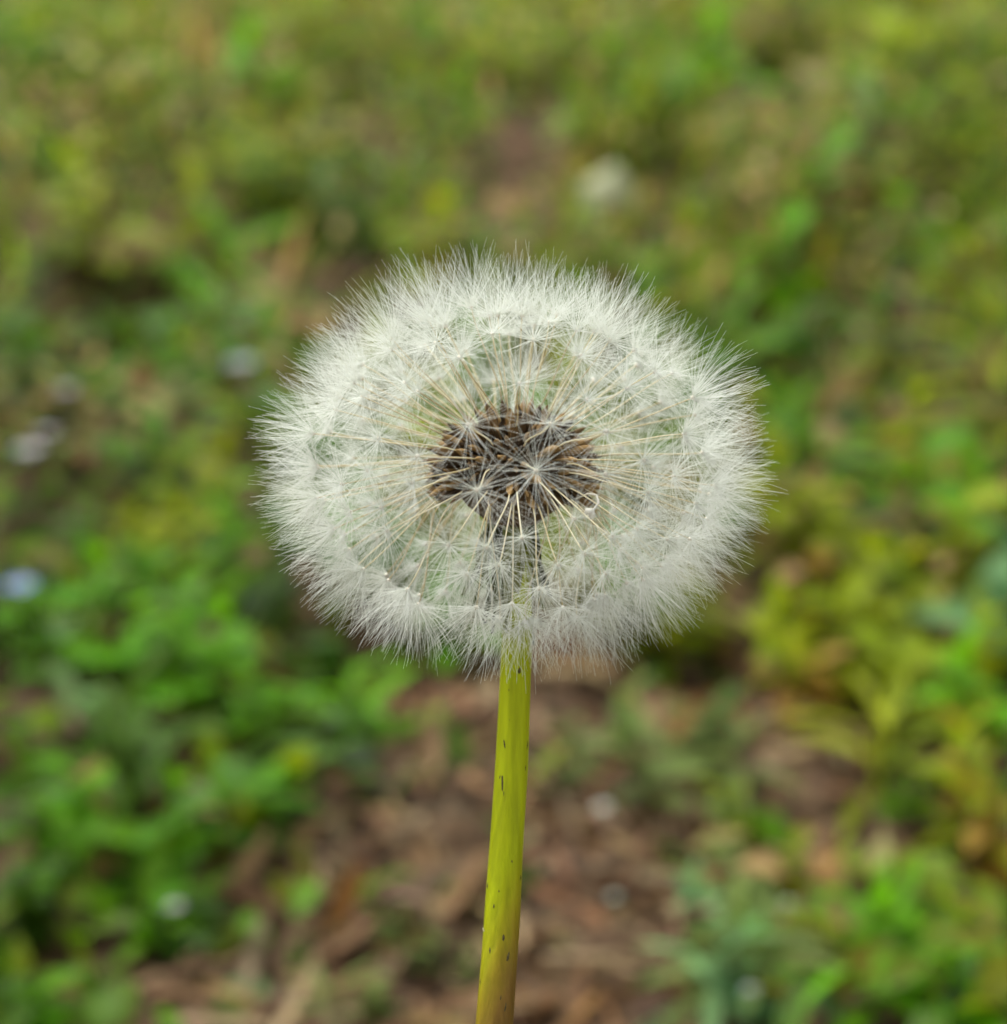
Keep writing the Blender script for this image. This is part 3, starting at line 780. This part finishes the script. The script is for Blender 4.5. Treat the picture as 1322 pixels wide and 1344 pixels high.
path = [stem_px(678, 700, .0), stem_px(678, 830, .0004), stem_px(676.5, 880, .0006), stem_px(671.5, 1000, .001), stem_px(664.5, 1110, .0018), stem_px(658, 1220, .003), stem_px(649, 1344, .005)]
last, dr = path[-1], (path[-1] - path[-2]).normalized()
base = Vector((last.x - .012, last.y - .035, -.004))
hnd = (last - base).length
for k_ in range(1, 11):
    t = k_ / 10
    a_, b_, c_, d_ = last, last + dr * hnd * .35, base + Vector((0, 0, hnd * .3)), base
    path.append(a_ * (1 - t) ** 3 + b_ * 3 * t * (1 - t) ** 2 + c_ * 3 * t * t * (1 - t) + d_ * t ** 3)
srad = [19 * PX, 19.5 * PX, 20.2 * PX, 21 * PX, 22 * PX, 23 * PX, 24 * PX] + [(24 + 9 * k_ / 10) * PX for k_ in range(1, 11)]
# smooth the centre line
fine, frad = [], []
for k_ in range(len(path) - 1):
    p0, p1, p2, p3 = path[max(k_ - 1, 0)], path[k_], path[k_ + 1], path[min(k_ + 2, len(path) - 1)]
    for q_ in range(4):
        t = q_ / 4
        fine.append(0.5 * ((2 * p1) + (p2 - p0) * t + (2 * p0 - 5 * p1 + 4 * p2 - p3) * t * t + (3 * p1 - p0 - 3 * p2 + p3) * t ** 3))
        frad.append(srad[k_] * (1 - t) + srad[k_ + 1] * t)
fine.append(path[-1]); frad.append(srad[-1])

dand = empty('dandelion', (base.x, base.y, 0))
DW = Matrix.Translation(Vector((base.x, base.y, 0)))
tag(dand, 'white fluffy dandelion seed head on a yellow green stalk', 'dandelion')

TOPW = Matrix.Translation(stem_px(677, 870, .0005)) @ HM.to_4x4()
TOPi = TOPW.inverted()
v, f = [], []
tube(v, f, fine, frad, 28, ref=-FWD)
rr = random.Random(3)
# slight ribs and unevenness of the hollow stalk
for idx in range(len(v)):
    ring, k_ = divmod(idx, 28)
    c = fine[ring]
    v[idx] = c + (v[idx] - c) * (1 + .032 * math.sin(k_ * 2 * math.pi / 28 * 7 + ring * .05) + .012 * math.sin(ring * .9 + k_ * .45))
stem = obj('stem', mesh_data('dandelion_stem', [TOPi @ p for p in v], f, M_STEM), dand, TOPW, DW)

# dark flecks on the stalk: (px, py, length, width)
def fleck_mesh(L, W, rr):
    vv, ff = [], []
    n_ = 8
    vv.append(Vector((0, 0, .25)))
    for k_ in range(n_):
        a = 2 * math.pi * k_ / n_
        s_ = rr.uniform(.7, 1.15)
        vv.append(Vector((math.cos(a) * s_, math.sin(a) * s_, -.15)))
    for k_ in range(n_): ff.append((0, 1 + k_, 1 + (k_ + 1) % n_))
    return mesh_data('dark_fleck', [Vector((p.x * W / 2, p.y * L / 2, p.z * W)) for p in vv], ff, M_FLECK)

def on_stem(px, py):
    """point on the stalk's camera side seen at a picture spot, and its outward normal"""
    d = ray(px, py)
    best = None
    for k_ in range(len(fine) - 1):
        for q_ in range(4):
            c = fine[k_].lerp(fine[k_ + 1], q_ / 4); r_ = frad[k_]
            t = (c - CAM).dot(d)
            p = CAM + d * t
            dist = abs((p - c).dot(UP))
            if best is None or dist < best[0]: best = (dist, c, r_, t, (fine[k_ + 1] - fine[k_]).normalized())
    _, c, r_, t, tg = best
    off = (CAM + d * t - c); off -= tg * off.dot(tg)
    if off.length > r_ * .96: off = off.normalized() * r_ * .96
    nrm = (off - FWD * math.sqrt(max(r_ * r_ - off.length_squared, 0))).normalized()
    nrm = (nrm - tg * nrm.dot(tg)).normalized()
    return c + nrm * r_, nrm, tg
for (px, py, L, W) in [(682, 881, 11, 8), (660, 874, 8, 4), (676, 872, 5, 4), (669, 941, 4, 3), (662, 974, 14, 3), (654, 1006, 14, 3), (659, 1030, 24, 4), (661, 1044, 10, 3), (656, 1020, 8, 2.5), (640, 1162, 14, 5),
                       (655, 1171, 5, 4), (660, 1234, 13, 5), (667, 1256, 15, 5), (643, 1253, 10, 3), (686, 1150, 10, 4), (657, 1308, 12, 3), (695, 978, 18, 3), (630, 1295, 8, 3), (663, 1325, 20, 4), (690, 1010, 10, 2.5), (648, 1190, 6, 2.5), (672, 1130, 5, 2.5),
                       (668, 905, 5, 2.5), (688, 930, 7, 2.5), (646, 1100, 7, 2.5)]:
    p, nrm, tg = on_stem(px, py)
    side_ = tg.cross(nrm)
    Wm = Matrix((side_, tg, nrm)).transposed().to_4x4(); Wm.translation = p - nrm * .00000
    Wm = Wm @ Matrix.Rotation(rr.uniform(-.25, .25), 4, 'Z')
    obj('dark_fleck', fleck_mesh(L * PX, W * PX * .85, rr), stem, Wm, TOPW)
# a little curl of white fluff caught on the stalk
p, nrm, tg = on_stem(632, 1222)
v, f = [], []
tube(v, f, [p + nrm * .0001, p + nrm * .0003 + RIGHT * .0002 - UP * .0003, p + nrm * .0003 + RIGHT * .0007 - UP * .0001, p + nrm * .0003 + RIGHT * .0009 + UP * .0003], [.00004, .00006, .00006, .00003], 5)
obj('fluff_bit', mesh_data('fluff_bit', [TOPi @ q_ for q_ in v], f, M_REMNANT), stem, TOPW, TOPW)

# receptacle: the dome that carries the seeds
HW = Matrix.Translation(HC) @ HM.to_4x4()
v, f = [], []
prof = [(-.0062, .0013), (-.0052, .0017), (-.0042, .0029), (-.0034, .0040), (-.0022, .0049), (-.0008, .0052), (.0009, .0048), (.0023, .0037), (.0031, .0021), (.0034, .0003)]
for (z_, r_) in prof:
    for k_ in range(24):
        a = 2 * math.pi * k_ / 24
        v.append(Vector((math.cos(a) * r_, math.sin(a) * r_, z_)))
for a in range(len(prof) - 1):
    for k_ in range(24):
        k2 = (k_ + 1) % 24
        f.append((a * 24 + k_, a * 24 + k2, (a + 1) * 24 + k2, (a + 1) * 24 + k_))
f.append(tuple((len(prof) - 1) * 24 + k_ for k_ in range(24)))
obj('receptacle', mesh_data('receptacle', v, f, M_RECEPT), dand, HW, DW)

# withered bracts folded down round the top of the stalk
def bract_mesh(L, W, flare, rr):
    rows, vv, ff = 9, [], []
    for a in range(rows):
        t = a / (rows - 1)
        out = .0013 + .0006 * math.sin(min(1, t * 1.5) * math.pi * .6) + flare * t * t
        z_ = -.0024 - L * t + .0006 * math.sin(t * math.pi)
        hw = W / 2 * (1 - t) ** .6 * (.8 + .5 * math.sin(t * math.pi)) + .00008
        for s_ in (-1, 0, 1):
            vv.append(Vector((s_ * hw, -(out + .0003 * (1 - abs(s_)) + .0002 * math.sin(t * 14 + s_)), z_)))
    for a in range(rows - 1):
        for k_ in range(2):
            b = a * 3 + k_
            ff.append((b, b + 1, b + 4, b + 3))
    return mesh_data('bract', vv, ff, M_BRACT)
BR = [bract_mesh(.0122, .0010, .0000, rr), bract_mesh(.0110, .0012, .0006, rr), bract_mesh(.0128, .0008, -.0003, rr), bract_mesh(.0095, .0010, .0020, rr)]
for k_ in range(16):
    Wm = HW @ Matrix.Rotation(k_ * 2 * math.pi / 16 + rr.uniform(-.16, .16), 4, 'Z') @ Matrix.Diagonal((1, rr.uniform(.9, 1.15), rr.uniform(.85, 1.1), 1))
    obj('bract', BR[rr.randrange(4)], dand, Wm, DW)

# ---- seeds
def achene_mesh():
    vv, ff = [], []
    n_ = 8
    pr = [(0, .10), (.12, .45), (.35, .85), (.6, 1.0), (.8, .85), (.92, .45), (1.0, .16)]
    for a, (z_, r_) in enumerate(pr):
        for k_ in range(n_):
            an = 2 * math.pi * k_ / n_
            rib = 1 + (.22 if k_ % 2 else -.12) + (.22 if (a in (3, 4) and k_ % 2) else 0)
            vv.append(Vector((math.cos(an) * r_ * rib, math.sin(an) * r_ * rib * .75, z_)))
    for a in range(len(pr) - 1):
        for k_ in range(n_):
            k2 = (k_ + 1) % n_
            ff.append((a * n_ + k_, a * n_ + k2, (a + 1) * n_ + k2, (a + 1) * n_ + k_))
    ff.append(tuple(reversed(range(n_)))); ff.append(tuple((len(pr) - 1) * n_ + k_ for k_ in range(n_)))
    return mesh_data('achene', vv, ff, M_ACHENE)
ACH = achene_mesh()

def pappus_mesh(seed, lo, hi, n_h=92, hr=0.0000178):
    rr = random.Random(seed)
    vv, ff = [], []
    for k_ in range(n_h):
        az = k_ * 2.39996 + rr.uniform(-.25, .25)
        u = (k_ + rr.random()) / n_h
        th0 = R(lo + (hi - lo) * u ** .8) + rr.gauss(0, .05)     # angle off the stalk's line
        L = .0058 * rr.uniform(.74, 1.08)
        curl = rr.gauss(-.34, .38)                               # sides bend forward
        waz = rr.gauss(0, .32)
        p = Vector((math.cos(az), math.sin(az), 0)) * .00016 + Vector((0, 0, rr.uniform(0, .00025)))
        pts, rad = [p.copy()], [hr]
        NS = 5
        for s_ in range(1, NS + 1):
            t = s_ / NS
            th = th0 + curl * t
            a = az + waz * t
            p = p + Vector((math.sin(th) * math.cos(a), math.sin(th) * math.sin(a), math.cos(th))) * (L / NS)
            pts.append(p.copy()); rad.append(hr * (1 - .62 * t))
        tube(vv, ff, pts, rad, 3, cap=False)
    nhair = len(ff)
    # the small hub that the hairs spring from
    tube(vv, ff, [Vector((0, 0, -.00012)), Vector((0, 0, .00004)), Vector((0, 0, .0002)), Vector((0, 0, .00026))], [.00009, .00021, .00017, .00006], 7)
    me = mesh_data('pappus', vv, ff, M_HAIR)
    me.materials.append(M_HUB)
    for pi in range(nhair, len(ff)): me.polygons[pi].material_index = 1
    return me
PAP_OPEN = [pappus_mesh(400 + k_, 38, 92, 54, .0000170) for k_ in range(4)]        # older, thinned parachutes
PAP_FRONT = [pappus_mesh(500 + k_, 28, 90, 80, .0000182) for k_ in range(5)]
PAP = [pappus_mesh(100 + k_, 24, 88) for k_ in range(6)] + [pappus_mesh(200 + k_, 16, 72) for k_ in range(4)] + [pappus_mesh(300 + k_, 34, 98) for k_ in range(3)]

STARS = [(612, 555), (722, 557), (705, 618), (627, 643), (685, 709), (589, 719), (754, 683), (800, 707), (771, 736), (795, 759), (707, 780), (792, 622), (793, 567), (774, 521), (549, 599), (543, 633), (551, 515),
 (507, 437), (605, 472), (528, 500), (457, 498), (411, 569), (402, 611), (491, 573), (471, 518), (438, 537), (682, 498), (821, 511), (796, 452), (861, 487), (902, 525), (932, 593), (845, 604), (759, 470), (755, 437), (687, 394),
 (905, 568), (443, 637), (484, 618), (498, 669), (461, 674), (430, 701), (449, 763), (537, 778), (479, 752), (487, 790), (626, 803), (505, 702), (446, 733), (856, 648), (908, 661), (932, 684), (900, 752), (871, 709), (841, 700), (819, 731),
 (846, 752), (705, 826), (807, 807), (760, 825), (864, 785), (617, 396), (645, 430), (560, 415), (733, 405), (700, 447), (575, 455), (845, 447), (420, 655), (888, 625), (655, 752), (737, 800), (640, 722), (733, 748), (672, 806), (612, 762), (690, 838), (655, 838)]

def local(pw): return HMi @ (pw - HC)
dirs = []                                          # unit directions on the head's ellipsoid
for (px, py) in STARS:
    o_, d_ = local(CAM) - TOFF, HMi @ ray(px, py)
    os_ = Vector([o_[k_] / TIP[k_] for k_ in range(3)]); ds_ = Vector([d_[k_] / TIP[k_] for k_ in range(3)])
    A, B, C = ds_.dot(ds_), 2 * os_.dot(ds_), os_.dot(os_) - 1
    D = B * B - 4 * A * C
    t = (-B - math.sqrt(D)) / (2 * A) if D > 0 else -B / (2 * A)
    dirs.append((os_ + ds_ * t).normalized())
nfront = len(dirs)
rs = random.Random(21)
# fill the rest (rim and far side) with evenly spaced seeds
for need in (.36, .33, .30, .275, .255, .24, .22, .205):
    for _ in range(2500):
        z_ = rs.uniform(-.89, 1); a = rs.uniform(0, 2 * math.pi); s_ = math.sqrt(1 - z_ * z_)
        c = Vector((s_ * math.cos(a), s_ * math.sin(a), z_))
        lim = need if c.y > -.25 else need * 1.28 if c.y > -.35 else .52     # leave the spacing seen on the camera side
        if all((c - q_).length > lim for q_ in dirs): dirs.append(c)
    if len(dirs) > 198: break
for n_s, d in enumerate(dirs):
    rt = rs.uniform(.95, 1.03)
    tip = Vector((d.x * TIP[0], d.y * TIP[1], d.z * TIP[2] * (1 if d.z > 0 else .955))) * rt + TOFF
    # base on the receptacle: low seeds start from its rim and bend down
    th = math.acos(max(-1, min(1, d.z))); az = math.atan2(d.y, d.x) + rs.gauss(0, .06)
    tb = min(th * .86 + rs.gauss(0, .04), R(108))
    def ell(th_, rx, rz, zc=0.0): return Vector((math.sin(th_) * math.cos(az) * rx, math.sin(th_) * math.sin(az) * rx, math.cos(th_) * rz + zc))
    b0 = ell(tb, .0040, .0026, -.0002)
    ta = tb * .55 + min(th, R(128)) * .45
    b1 = ell(ta, .0080 * rs.uniform(.93, 1.06), .0061 * rs.uniform(.93, 1.08), -.0002)
    dv = (b1 - b0)
    Rm = frame_z(dv.normalized(), rs.uniform(0, 6.28)).to_4x4()
    aw = rs.uniform(.00026, .00036)
    Wm = HW @ Matrix.Translation(b0) @ Rm @ Matrix.Diagonal((aw, aw, dv.length, 1))
    sw = HW @ Matrix.Translation(b0) @ Rm           # seed frame without the stretch
    seed = empty('seed', (0, 0, 0))
    seed.matrix_basis = sw; seed.parent = dand; seed.matrix_parent_inverse = DW.inverted()
    obj('achene', ACH, seed, Wm, sw)
    # beak: thin stalk from the achene's tip to the parachute
    tv = tip - b1
    c1 = b1 + (dv.normalized() + tv.normalized()) * .5 * tv.length * .25
    c2 = tip - (tip.normalized() * .6 + tv.normalized() * .4).normalized() * tv.length * .3
    jx = Vector((rs.gauss(0, 1), rs.gauss(0, 1), rs.gauss(0, 1))) * .00022
    pts, rad = [], []
    for k_ in range(8):
        t = k_ / 7
        pts.append(b1 * (1 - t) ** 3 + (c1 + jx) * 3 * t * (1 - t) ** 2 + (c2 - jx) * 3 * t * t * (1 - t) + tip * t ** 3)
        rad.append(.000078 - .000018 * t)
    pts[0] = b1 - dv.normalized() * .0003
    v, f = [], []
    tube(v, f, pts, rad, 5)
    inv = (sw.inverted() @ HW)
    obj('beak', mesh_data('beak', [inv @ p for p in v], f, M_BEAK), seed, sw, sw)
    ax = (pts[-1] - pts[-2]).normalized()
    ax = (ax + Vector((rs.gauss(0, .10), rs.gauss(0, .10), rs.gauss(0, .10)))).normalized()
    s_ = rs.uniform(.92, 1.1)
    pw = HW @ Matrix.Translation(tip) @ frame_z(ax, rs.uniform(0, 6.28)).to_4x4() @ Matrix.Scale(s_, 4)
    gap = math.hypot(tip.x - .0007, (tip.z + .0002) * 1.2)
    kit = (PAP_OPEN if gap < .0088 and tip.z > -.0052 else PAP_FRONT) if d.y < -.45 else PAP
    obj('pappus', kit[rs.randrange(len(kit))], seed, pw, sw)

# seeds in the core whose parachutes have already gone
for k_ in range(260):
    th = math.acos(1 - 1.30 * (k_ + .5) / 260); az = k_ * 2.39996 + rs.gauss(0, .08)
    dv = Vector((math.sin(th) * math.cos(az), math.sin(th) * math.sin(az), 0))
    b0 = Vector((dv.x * .0041, dv.y * .0041, math.cos(th) * .0027))
    b1 = Vector((dv.x * .0073, dv.y * .0073, math.cos(th + .10) * .0057)) * rs.uniform(.84, 1.10)
    dv = b1 - b0
    Wm = HW @ Matrix.Translation(b0) @ frame_z(dv.normalized(), rs.uniform(0, 6.28)).to_4x4() @ Matrix.Diagonal((*(rs.uniform(.00020, .00032),) * 2, dv.length, 1))
    obj('achene', ACH, dand, Wm, DW)

# a shrivelled floret left hanging at the edge of the core
def head_pt(px, py, toward): return CAM + (FWD + RIGHT * ((px - 661) / FPX) - UP * ((py - 672) / FPX)) * (.22 - toward)
v, f = [], []
tube(v, f, [head_pt(756, 655, .006), head_pt(772, 648, .0075), head_pt(783, 650, .008), head_pt(786, 660, .0085), head_pt(780, 668, .009), head_pt(776, 676, .0092)], [.00005, .00011, .0001, .00011, .0001, .00014], 6)
tube(v, f, [head_pt(768, 676, .0092), head_pt(771, 671, .0095), head_pt(776, 671, .0096), head_pt(778, 677, .0095), head_pt(773, 681, .0093)], [.00012, .0003, .00036, .0003, .00012], 7)
HWi = HW.inverted()
obj('dry_floret', mesh_data('dry_floret', [HWi @ p for p in v], f, M_REMNANT), dand, HW, DW)
print('seeds', len(dirs), 'front', nfront)
